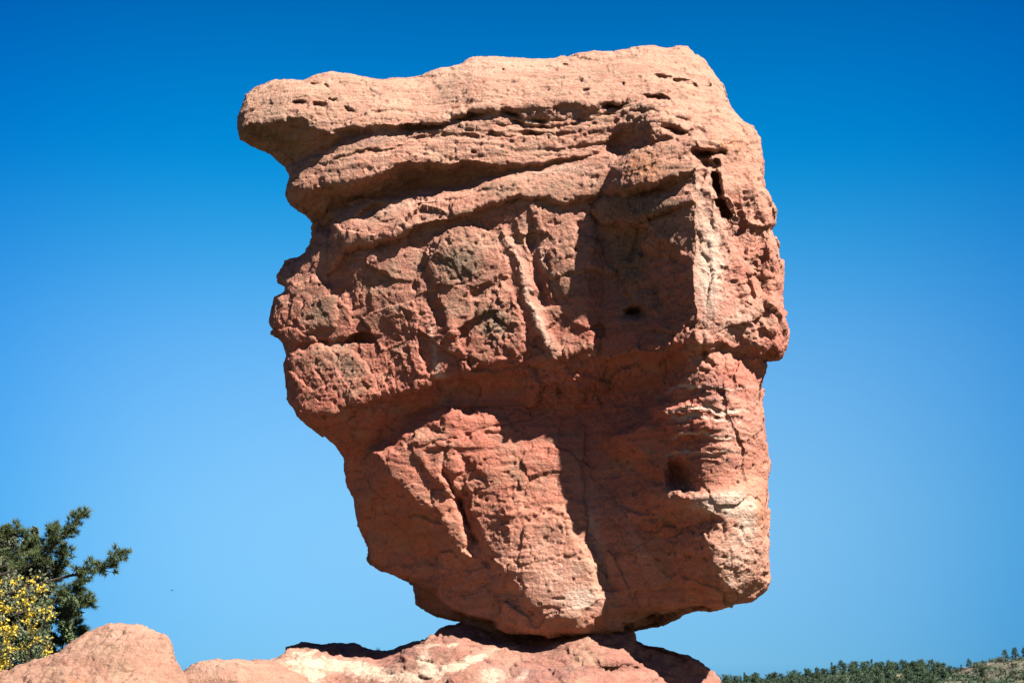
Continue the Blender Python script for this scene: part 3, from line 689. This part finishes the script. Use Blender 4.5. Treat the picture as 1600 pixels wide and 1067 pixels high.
# ------------------------------------------------------------------ ground and the far ridge
def simple_mat(name, stops, scale=1.0, detail=6, rough=0.9, bump=0.0, translucent=0.0, coord=(1, 1, 1)):
    m = NT(name); p = m.coords(coord)
    n = m.noise(p, scale, detail, 0.65)
    m.link(m.ramp(n, stops), m.b.inputs['Base Color'])
    m.b.inputs['Roughness'].default_value = rough; m.b.inputs['Specular IOR Level'].default_value = 0.25
    if bump:
        bp = m.n.new('ShaderNodeBump'); bp.inputs['Strength'].default_value = 0.6; bp.inputs['Distance'].default_value = bump
        m.link(n, bp.inputs['Height']); m.link(bp.outputs[0], m.b.inputs['Normal'])
    if translucent:
        tr = m.n.new('ShaderNodeBsdfTranslucent'); m.link(m.n['Color Ramp'].outputs[0], tr.inputs[0])
        mx = m.n.new('ShaderNodeMixShader'); mx.inputs[0].default_value = translucent
        m.link(m.b.outputs[0], mx.inputs[1]); m.link(tr.outputs[0], mx.inputs[2]); m.link(mx.outputs[0], m.out.inputs[0])
    return m.m

def grid_mesh(name, xs, ys, zf, mat):
    X, Y = np.meshgrid(xs, ys, indexing='ij'); Z = zf(X, Y)
    co = np.stack([X, Y, Z], -1).reshape(-1, 3); n, m_ = X.shape
    i, j = np.meshgrid(np.arange(n-1), np.arange(m_-1), indexing='ij')
    a = (i*m_+j).ravel(); f = np.stack([a, a+m_, a+m_+1, a+1], 1)
    me = bpy.data.meshes.new(name); me.from_pydata(co.tolist(), [], f.tolist())
    me.polygons.foreach_set('use_smooth', np.ones(len(f), bool)); me.materials.append(mat)
    o = bpy.data.objects.new(name, me); scene.collection.objects.link(o); return o

M_GROUND = simple_mat('red_dirt_and_scrub', [(0.3, (0.03, 0.034, 0.018, 1)), (0.5, (0.05, 0.048, 0.027, 1)), (0.7, (0.1, 0.065, 0.042, 1))], 0.6, bump=0.05)
gx = np.concatenate([-np.geomspace(6000, 82, 46), np.linspace(-76, 76, 57), np.geomspace(82, 6000, 46)])
gy = np.concatenate([-np.geomspace(3000, 40, 40), np.linspace(-36, 70, 48), np.linspace(80, 9000, 40)])
def ground_z(X, Y):
    """flat by the rocks; added slopes, out of view behind and beside the viewer, hold off low sky light"""
    r = np.hypot(X, Y); a = np.degrees(np.arctan2(np.abs(X), Y))
    side = sstep(48, 75, a)  # where the unseen slopes are added to keep sky fill off the rock
    return 0.08*fbm(X/7, Y/7, 0*X, 3)+side*(34*sstep(18, 85, r)+2.5*fbm(X/14, Y/14, 0*X+4, 4)*sstep(18, 50, r))
gr = grid_mesh('ground', gx, gy, ground_z, M_GROUND)
tag(gr, kind='structure')

SKY_LINE = np.array([(-900,1075),(-300,1070),(0,1066),(200,1062),(283,1058),(420,1066),(700,1072),(1000,1078),(1080,1074),(1130,1068),(1180,1066),(1230,1060),(1280,1049),(1340,1047),
    (1400,1051),(1440,1057),(1465,1046),(1490,1035),(1530,1029),(1570,1025),(1600,1021),(1700,1012),(1900,1000),(2400,1010),(3200,1040)], float)
RIDGE_Y = 900.0
def u_of(X, Y): return CX+FPX*X/(Y*math.cos(PITCH))
def ridge_h(X, Y):
    v = np.interp(CX+FPX*math.cos(PITCH)*X/RIDGE_Y, SKY_LINE[:, 0], SKY_LINE[:, 1])
    return EYE+RIDGE_Y*np.tan(PITCH+np.arctan((CY-v)/FPX))
def hill_z(X, Y):
    t = np.clip((Y-520)/(RIDGE_Y-520), 0, 1.0); back = np.clip((1500-Y)/600, 0, 1)
    prof = t*t*(3-2*t)*0.35+t*0.65
    return ridge_h(X, Y)*prof*back**0.8+1.6*fbm(X/30, Y/30, 0*X+2, 4)*np.clip(t*3, 0, 1)*np.clip((Y-520)/60, 0, 1)*0.7-0.6
m = NT('ridge_soil'); p = m.coords()
c1 = m.ramp(m.noise(p, 0.05, 8, 0.7), [(0.35, (0.035, 0.04, 0.022, 1)), (0.5, (0.085, 0.072, 0.042, 1)), (0.62, (0.13, 0.09, 0.06, 1)), (0.74, (0.22, 0.12, 0.085, 1))])
c2 = m.ramp(m.noise(p, 0.6, 6, 0.7), [(0.35, (0.55, 0.6, 0.5, 1)), (0.6, (1, 1, 1, 1))])
m.link(m.mix(0.9, c1, c2, 'MULTIPLY'), m.b.inputs['Base Color']); m.b.inputs['Roughness'].default_value = 0.95
hl = grid_mesh('hill', np.linspace(-700, 900, 320), np.concatenate([np.linspace(510, 950, 70), np.linspace(965, 1520, 14)]), hill_z, m.m)
tag(hl, kind='structure')

# ------------------------------------------------------------------ vegetation helpers
rnd = random.Random(11)
class Soup:
    def __init__(self): self.v, self.f, self.mi = [], [], []
    def tube(self, pts, radii, sides=6, mi=0):
        base = len(self.v)
        for k, (p, r) in enumerate(zip(pts, radii)):
            p = Vector(p); q = Vector(pts[min(k+1, len(pts)-1)])-Vector(pts[max(k-1, 0)])
            q.normalize(); a = q.cross(Vector((0.3, 1, 0.2))).normalized(); b = q.cross(a)
            for j in range(sides):
                t = 2*math.pi*j/sides
                self.v.append(tuple(p+(a*math.cos(t)+b*math.sin(t))*r))
        for k in range(len(pts)-1):
            for j in range(sides):
                j2 = (j+1) % sides
                self.f.append((base+k*sides+j, base+k*sides+j2, base+(k+1)*sides+j2, base+(k+1)*sides+j)); self.mi.append(mi)
    def quad(self, c, d, w, n, mi=0, fold=0.25):
        """leaf: pointed quad at c along d, half-width vector w"""
        b = len(self.v)
        self.v += [tuple(c), tuple(c+d*0.5+w+n*fold), tuple(c+d), tuple(c+d*0.5-w+n*fold)]
        self.f += [(b, b+1, b+2), (b, b+2, b+3)]; self.mi += [mi, mi]
    def needle(self, c, d, w, mi=0):
        b = len(self.v)
        self.v += [tuple(c-w), tuple(c+w), tuple(c+d)]; self.f.append((b, b+1, b+2)); self.mi.append(mi)
    def build(self, name, mats, parent=None):
        me = bpy.data.meshes.new(name); me.from_pydata(self.v, [], self.f)
        for m_ in (mats if isinstance(mats, list) else [mats]): me.materials.append(m_)
        me.polygons.foreach_set('material_index', self.mi)
        o = bpy.data.objects.new(name, me); scene.collection.objects.link(o); o.parent = parent; return o
def rdir():
    z = rnd.uniform(-1, 1); t = rnd.uniform(0, 6.283); r = math.sqrt(1-z*z); return Vector((r*math.cos(t), r*math.sin(t), z))
def leaf(sp, c, size, mi=0, up=0.0, asp=0.35):
    d = (rdir()+Vector((0, 0, up))).normalized()*size*rnd.uniform(.7, 1.25); w = d.cross(rdir()).normalized()*size*asp
    sp.quad(c, d, w, d.cross(w).normalized()*size, mi, 0.12)
def at(u, v, Y):
    return Vector(to_world(np.array(float(u)), np.array(float(v)), np.array(0.0), Y).tolist())

M_BARK = simple_mat('bark', [(0.3, (0.015, 0.011, 0.009, 1)), (0.7, (0.05, 0.036, 0.028, 1))], 9)
M_NEEDLE = simple_mat('pine_needles', [(0.3, (0.03, 0.042, 0.018, 1)), (0.5, (0.055, 0.075, 0.026, 1)), (0.7, (0.1, 0.115, 0.045, 1))], 5, translucent=0.2)
M_JUNIPER = simple_mat('juniper_leaves', [(0.3, (0.045, 0.052, 0.03, 1)), (0.5, (0.08, 0.09, 0.052, 1)), (0.7, (0.15, 0.155, 0.1, 1))], 4, translucent=0.15)
M_DARK = simple_mat('shrub_leaves', [(0.3, (0.04, 0.06, 0.03, 1)), (0.7, (0.09, 0.12, 0.05, 1))], 4, translucent=0.2)
M_YELLOW = simple_mat('yellow_leaves', [(0.3, (0.16, 0.16, 0.03, 1)), (0.42, (0.36, 0.26, 0.03, 1)), (0.55, (0.5, 0.36, 0.045, 1)), (0.7, (0.26, 0.24, 0.04, 1))], 11, translucent=0.3)
M_FAR = simple_mat('far_pine_foliage', [(0.3, (0.018, 0.034, 0.018, 1)), (0.5, (0.03, 0.052, 0.026, 1)), (0.7, (0.05, 0.07, 0.035, 1))], 0.35)
M_FARJ = simple_mat('far_scrub_foliage', [(0.3, (0.035, 0.045, 0.024, 1)), (0.7, (0.08, 0.08, 0.042, 1))], 0.35)

# far trees: five shapes, each tree on the ridge an object of its own
def far_tree(kind):
    sp = Soup(); H = 6.0
    if kind == 'bush':
        for _ in range(7):
            c = Vector((rnd.gauss(0, .8), rnd.gauss(0, .8), rnd.uniform(.5, 1.6)))
            for _ in range(34): leaf(sp, c+rdir()*rnd.uniform(.2, 1.0), .5, 1, .2, .5)
        sp.tube([(0, 0, -.5), (0, 0, 1)], [.15, .1], 5, 0)
        return sp
    wide = {'tall': .8, 'round': 1.9, 'broad': 2.4, 'spire': .6}[kind]
    H = {'tall': 7.5, 'round': 6.0, 'broad': 5.2, 'spire': 8.0}[kind]
    lean = rnd.uniform(-.3, .3)
    sp.tube([(0, 0, -.8), (lean*.4, 0, H*.5), (lean, 0, H*.95)], [.22, .14, .04], 6, 0)
    for k in range(16 if kind in ('tall', 'spire') else 22):
        t = rnd.uniform(.22, .97); R_ = wide*(1.15-t)**(.55 if kind in ('round', 'broad') else .8)
        a = rnd.uniform(0, 6.283); rr = R_*math.sqrt(rnd.random())
        c = Vector((rr*math.cos(a)+lean*t, rr*math.sin(a), H*t))
        sz_ = .55 if kind in ('tall', 'spire') else .85
        for _ in range(26): leaf(sp, c+Vector(rdir()*rnd.uniform(.1, 1.0)*sz_), .45, 1, .3, .45)
    return sp
protos = {}
for k in ('tall', 'round', 'broad', 'spire', 'bush'):
    o = far_tree(k).build('scrub_bush' if k == 'bush' else 'pine_tree', [M_BARK, M_FARJ if k == 'bush' else M_FAR])
    protos[k] = o
used = {k: False for k in protos}
def put(k, X, Y, scale):
    o = protos[k] if not used[k] else protos[k].copy()
    if used[k]: scene.collection.objects.link(o)
    used[k] = True
    o.location = (X, Y, float(hill_z(np.array(X), np.array(Y)))-0.1); o.scale = (scale, scale, scale*rnd.uniform(.85, 1.15)); o.rotation_euler = (0, 0, rnd.uniform(0, 6.28))
    if k == 'bush': tag(o, 'low olive green scrub bush on the tan slope of the distant ridge', 'bush', 'scrub bushes on the distant ridge')
    elif k == 'spire': tag(o, 'slender dark pine standing above the skyline of the far ridge', 'tree', 'slender pines on the distant ridge')
    else:
        w_ = {'round': 'round crowned', 'broad': 'broad crowned', 'tall': 'narrow upright'}[k]
        tag(o, 'small dark green %s pine on the wooded distant ridge' % w_, 'tree', '%s pines on the distant ridge' % w_)
    return o
def x_at(u, Y): return (u-CX)*Y/(FPX*math.cos(PITCH))
count = 0; spots = []
def try_put(k, u, Y, sc, gap):
    X = x_at(u, Y)
    if any(abs(X-a) < gap and abs(Y-b) < gap*2.2 for a, b in spots): return False
    spots.append((X, Y)); put(k, X, Y, sc); return True
# skyline first
u = 1085.
while u < 1625:
    if u < 1455: try_put(rnd.choice(['round', 'broad', 'broad', 'round', 'tall']), u, 898+rnd.uniform(-4, 4), rnd.uniform(.7, 1.3), 1.2); u += rnd.uniform(4.5, 9)
    else: try_put(rnd.choice(['bush', 'bush', 'round', 'broad']), u, 896+rnd.uniform(-4, 4), rnd.uniform(.7, 1.2), 1.2); u += rnd.uniform(7, 18)
try_put('spire', 1561, 890, 1.0, .1); try_put('spire', 1463, 880, .8, .1); try_put('tall', 1277, 860, 1.0, .1)
put('round', x_at(283, 898.), 898., 1.5)['label'] = 'far dark green tree seen in the gap between the rounded boulder and the flat slab'
for _ in range(1500):
    if len(spots) > 285: break
    u = rnd.uniform(1100, 1620); Y = rnd.uniform(700, 892)
    dense = 1.0 if u < 1440 else 0.35
    if rnd.random() > dense: continue
    k = rnd.choice(['round', 'broad', 'round']) if rnd.random() < (.9 if u < 1450 else .3) else 'bush'
    try_put(k, u, Y, rnd.uniform(.9, 1.5), 4.0)

# low scrub that covers the ridge between the trees, one mass
L_ = Soup()
for _ in range(2600):
    u = rnd.uniform(1085, 1625); Y = rnd.uniform(660, 905)
    if rnd.random() > (1.0 if u < 1440 else 0.75): continue
    X = x_at(u, Y); z = float(hill_z(np.array(X), np.array(Y))); r_ = rnd.uniform(.7, 1.9)
    for _ in range(13):
        leaf(L_, Vector((X, Y, z))+Vector((rnd.gauss(0, .6)*r_, rnd.gauss(0, .6)*r_, rnd.uniform(0, 1.1)*r_)), .95, 0, .3, .5)
tag(L_.build('scrub_cover', M_FAR), kind='stuff')

# ------------------------------------------------------------------ pine at the left edge
def curve(pts, n=5):
    """smooth polyline through points"""
    out = []
    P_ = [pts[0]]+list(pts)+[pts[-1]]
    for i in range(1, len(P_)-2):
        for k in range(n):
            t = k/n; a, b, c, d = P_[i-1], P_[i], P_[i+1], P_[i+2]
            out.append(0.5*((2*b)+(c-a)*t+(2*a-5*b+4*c-d)*t*t+(3*b-3*c+d-a)*t*t*t))
    out.append(P_[-2]); return out
def tuft(sp, c, d, size, n=34):
    d = d.normalized()
    for _ in range(n):
        q = (d*rnd.uniform(.1, 1.1)+rdir()*.85).normalized()*size*rnd.uniform(.6, 1.1)
        w = q.cross(rdir()).normalized()*.006
        sp.needle(c-d*rnd.uniform(0, size*.5), q, w)
PY = 27.0
pine = bpy.data.objects.new('pine_tree', None); scene.collection.objects.link(pine); pine.location = at(-70, 1110, PY); pine.location.z = 0
tag(pine, 'ponderosa pine at the left edge reaching two long bare limbs over the boulder', 'tree')
PO = Vector(pine.location)
def loc(u, v, dy=0.0): return at(u, v, PY+dy)-PO
sp = Soup(); tr = [Vector((0, 0, -.3)), loc(-66, 1040), loc(-60, 960), loc(-50, 900), loc(-45, 850)]
sp.tube(tr, [.17, .14, .11, .08, .03], 9); sp.build('trunk', M_BARK, pine)
limbs = [([(-58,950,0),(20,925,-.3),(70,910,-.5),(110,899,-.6),(140,893,-.6),(165,886,-.6),(184,868,-.6)], 1.0, .55),
         ([(-52,910,0),(30,890,-.3),(70,870,-.3),(90,843,-.4),(108,828,-.4),(124,806,-.4)], .85, .45),
         ([(-50,900,0),(20,880,.3),(60,868,.4),(76,850,.4),(82,832,.4)], .6, .4),
         ([(-55,930,0),(40,915,.2),(80,905,.3),(95,880,.3),(98,862,.3)], .7, .35),
         ([(-60,980,0),(40,955,.1),(90,935,.2),(112,925,.3),(122,915,.3)], .7, .4),
         ([(-60,990,0),(20,985,.3),(80,968,.3),(104,952,.3),(120,945,.3),(135,942,.3)], .6, .75),
         ([(-62,1010,0),(30,1010,.3),(80,1005,.3),(104,990,.3),(124,985,.3)], .6, .4),
         ([(-55,930,0),(0,900,.4),(30,870,.5),(50,850,.5)], .6, .2), ([(-48,880,0),(-20,850,.2),(10,835,.2),(30,838,.2)], .6, .2),
         ([(-60,960,0),(10,940,.5),(50,930,.6),(80,920,.6)], .6, .2)]
nd = Soup()
for pts, thick, bare in limbs:
    c = curve([loc(a, b, dy) for a, b, dy in pts], 4); n = len(c)
    bsp = Soup(); bsp.tube(c, [(.034*(1-.8*k/(n-1)))*thick+.004 for k in range(n)], 6)
    for k in range(n):
        t = k/(n-1)
        if t < (.5 if bare == .55 else bare*.25): continue
        for _ in range(5 if t < .98 else 6):
            L_ = rnd.uniform(.08, .32)*(1.15-.4*t); dd = (rdir()+Vector((.4, 0, .55))+(c[min(k+1, n-1)]-c[k-1]).normalized()*.6).normalized()
            e = c[k]+dd*L_; bsp.tube([c[k], c[k]+dd*L_*.5+Vector((0, 0, -.01)), e], [.009, .006, .004], 4)
            tuft(nd, e, dd, .12)
            if rnd.random() < .55:
                d2 = (dd+rdir()*.8).normalized(); e2 = c[k]+dd*L_*.6+d2*.12; tuft(nd, e2, d2, .11)
    bsp.build('branch', M_BARK, pine)
tag(nd.build('needles', M_NEEDLE, pine), kind='stuff')

def shrub(name, label, mat, origin, clumps, leafsize, per, upb=.2, asp=.35, stems=()):
    root = bpy.data.objects.new(name, None); scene.collection.objects.link(root); root.location = origin
    tag(root, label, 'shrub')
    O_ = Vector(origin)
    for st in stems:
        s_ = Soup(); c = curve([at(*q)-O_ for q in st], 4); s_.tube(c, [.025*(1-.75*k/(len(c)-1)) for k in range(len(c))], 6); s_.build('stem', M_BARK, root)
    L_ = Soup()
    for (u_, v_, Y_, r_, dens) in clumps:
        c0 = at(u_, v_, Y_)-O_; k_ = r_*Y_/FPX
        for _ in range(int(per*dens)):
            leaf(L_, c0+Vector(rdir()*k_*rnd.random()**.45), leafsize, 0, upb, asp)
    tag(L_.build('leaves', mat, root), kind='stuff')
    return root
cl = []
for _ in range(110):
    u_ = rnd.uniform(-90, 72); top = np.interp(u_, [-90, 0, 8, 20, 35, 50, 70], [830, 832, 826, 842, 856, 868, 890]); v_ = rnd.uniform(top+14, 1040)
    cl.append((u_, v_, 28.2+rnd.uniform(-.8, .8), rnd.uniform(10, 22), 1))
for q in ((8, 832, 28, 8), (12, 826, 28, 5), (40, 860, 28, 8), (54, 842, 28, 6), (54, 830, 28, 4), (52, 858, 28, 9), (42, 848, 28, 5), (72, 880, 28, 12), (88, 890, 28, 10), (66, 900, 28, 14)): cl.append(q+(.7,))
jo = at(-20, 1110, 28.2); jo.z = 0
shrub('juniper', 'dense grey green juniper crown behind the yellow leaves at the left edge', M_JUNIPER, jo, cl, .07, 520, .5, .3, [[(-20, 1110, 28.2), (-10, 1000, 28.2), (5, 900, 28.2)]])
cl = [(rnd.uniform(60, 118), rnd.uniform(935, 1030), 27.3+rnd.uniform(-.4, .4), rnd.uniform(6, 13), .7) for _ in range(34)]
cl += [(rnd.uniform(-30, 62), rnd.uniform(985, 1066), 26.6, rnd.uniform(9, 15), 1) for _ in range(26)]
cl += [(124, 960, 27.3, 5, .3), (126, 985, 27.3, 6, .4), (118, 1005, 27.3, 10, 1), (100, 930, 27.3, 8, .6), (128, 1015, 27.3, 8, .5)]
do = at(90, 1110, 27.3); do.z = 0
shrub('leafy_shrub', 'small dark green leafy shrub just left of the rounded boulder', M_DARK, do, cl, .06, 260, .4, .3, [[(90, 1110, 27.3), (96, 1020, 27.3), (112, 960, 27.3)], [(90, 1110, 27.3), (110, 1030, 27.3), (122, 985, 27.3)]])
cl = []
for _ in range(75):
    v_ = rnd.uniform(905, 1060); w_ = np.interp(v_, [900, 950, 1000, 1060], [60, 98, 92, 105]); u_ = rnd.uniform(-60, w_)
    if v_ > 1040 and u_ > 80: continue
    cl.append((u_, v_, 25.0+rnd.uniform(-.7, .7), rnd.uniform(4, 13), rnd.uniform(.2, .8) if v_ < 940 else rnd.uniform(.4, 1.4)))
cl2 = [(a+rnd.uniform(-12, 12), b+rnd.uniform(-12, 12), c+.35, r+6, 1) for a, b, c, r, d_ in cl]
yo = at(10, 1110, 25); yo.z = 0
shrub('yellow_shrub', 'autumn shrub with bright yellow leaves at the left edge beside the rounded boulder', M_YELLOW, yo, cl, .056, 26, .0, .42,
      [[(10, 1110, 25), (20, 1000, 25), (45, 900, 25)], [(10, 1110, 25), (50, 1010, 25), (90, 930, 25)], [(10, 1110, 25), (-10, 1000, 25), (-20, 930, 25)], [(10, 1110, 25), (40, 1050, 25), (80, 1000, 25)]])

ys = [o for o in scene.objects if o.name == 'yellow_shrub'][0]
L_ = Soup()
for (u_, v_, Y_, r_, dens) in cl2:
    c0 = at(u_, v_, Y_)-Vector(ys.location); k_ = r_*Y_/FPX
    for _ in range(46): leaf(L_, c0+Vector(rdir()*k_*rnd.random()**.45), .055, 0, .1, .35)
tag(L_.build('green_leaves', M_JUNIPER, ys), label='dull green leaves among the yellow ones', kind='stuff')

# a small tuft of grass in the notch of the outcrop and a far bird
sp = Soup()
for _ in range(14):
    sp.needle(Vector((rnd.gauss(0, .02), rnd.gauss(0, .02), 0)), Vector((rnd.gauss(0, .03), rnd.gauss(0, .03), rnd.uniform(.05, .12))), Vector((.006, 0, 0)))
g_ = sp.build('grass_tuft', M_YELLOW); g_.location = at(592, 1019, 26.8); tag(g_, 'tiny dry grass tuft in the dip of the outcrop left of the balanced boulder', 'grass tuft')
bird = bpy.data.objects.new('bird', None); scene.collection.objects.link(bird); bird.location = at(269, 922, 160)
tag(bird, 'tiny dark bird gliding low in the sky between the pine and the balanced boulder', 'bird')
sp = Soup(); sp.tube([(-.17, 0, 0), (-.08, 0, .01), (.04, 0, .012), (.13, 0, .02), (.17, 0, .02)], [.01, .03, .04, .025, .008], 8); sp.build('body', M_BARK, bird)
for s_ in (-1, 1):
    sp = Soup(); b = [(0.05, s_*.02, .02), (-.05, s_*.02, .02), (-.09, s_*.22, .06), (-.02, s_*.38, .04), (.02, s_*.2, .065), (0, s_*.2, .045)]
    sp.v = b; sp.f = [(0, 1, 2, 4), (4, 2, 3), (0, 5, 2, 1), (5, 3, 2), (0, 4, 3, 5)]; sp.mi = [0]*5; sp.build('wing', M_BARK, bird)
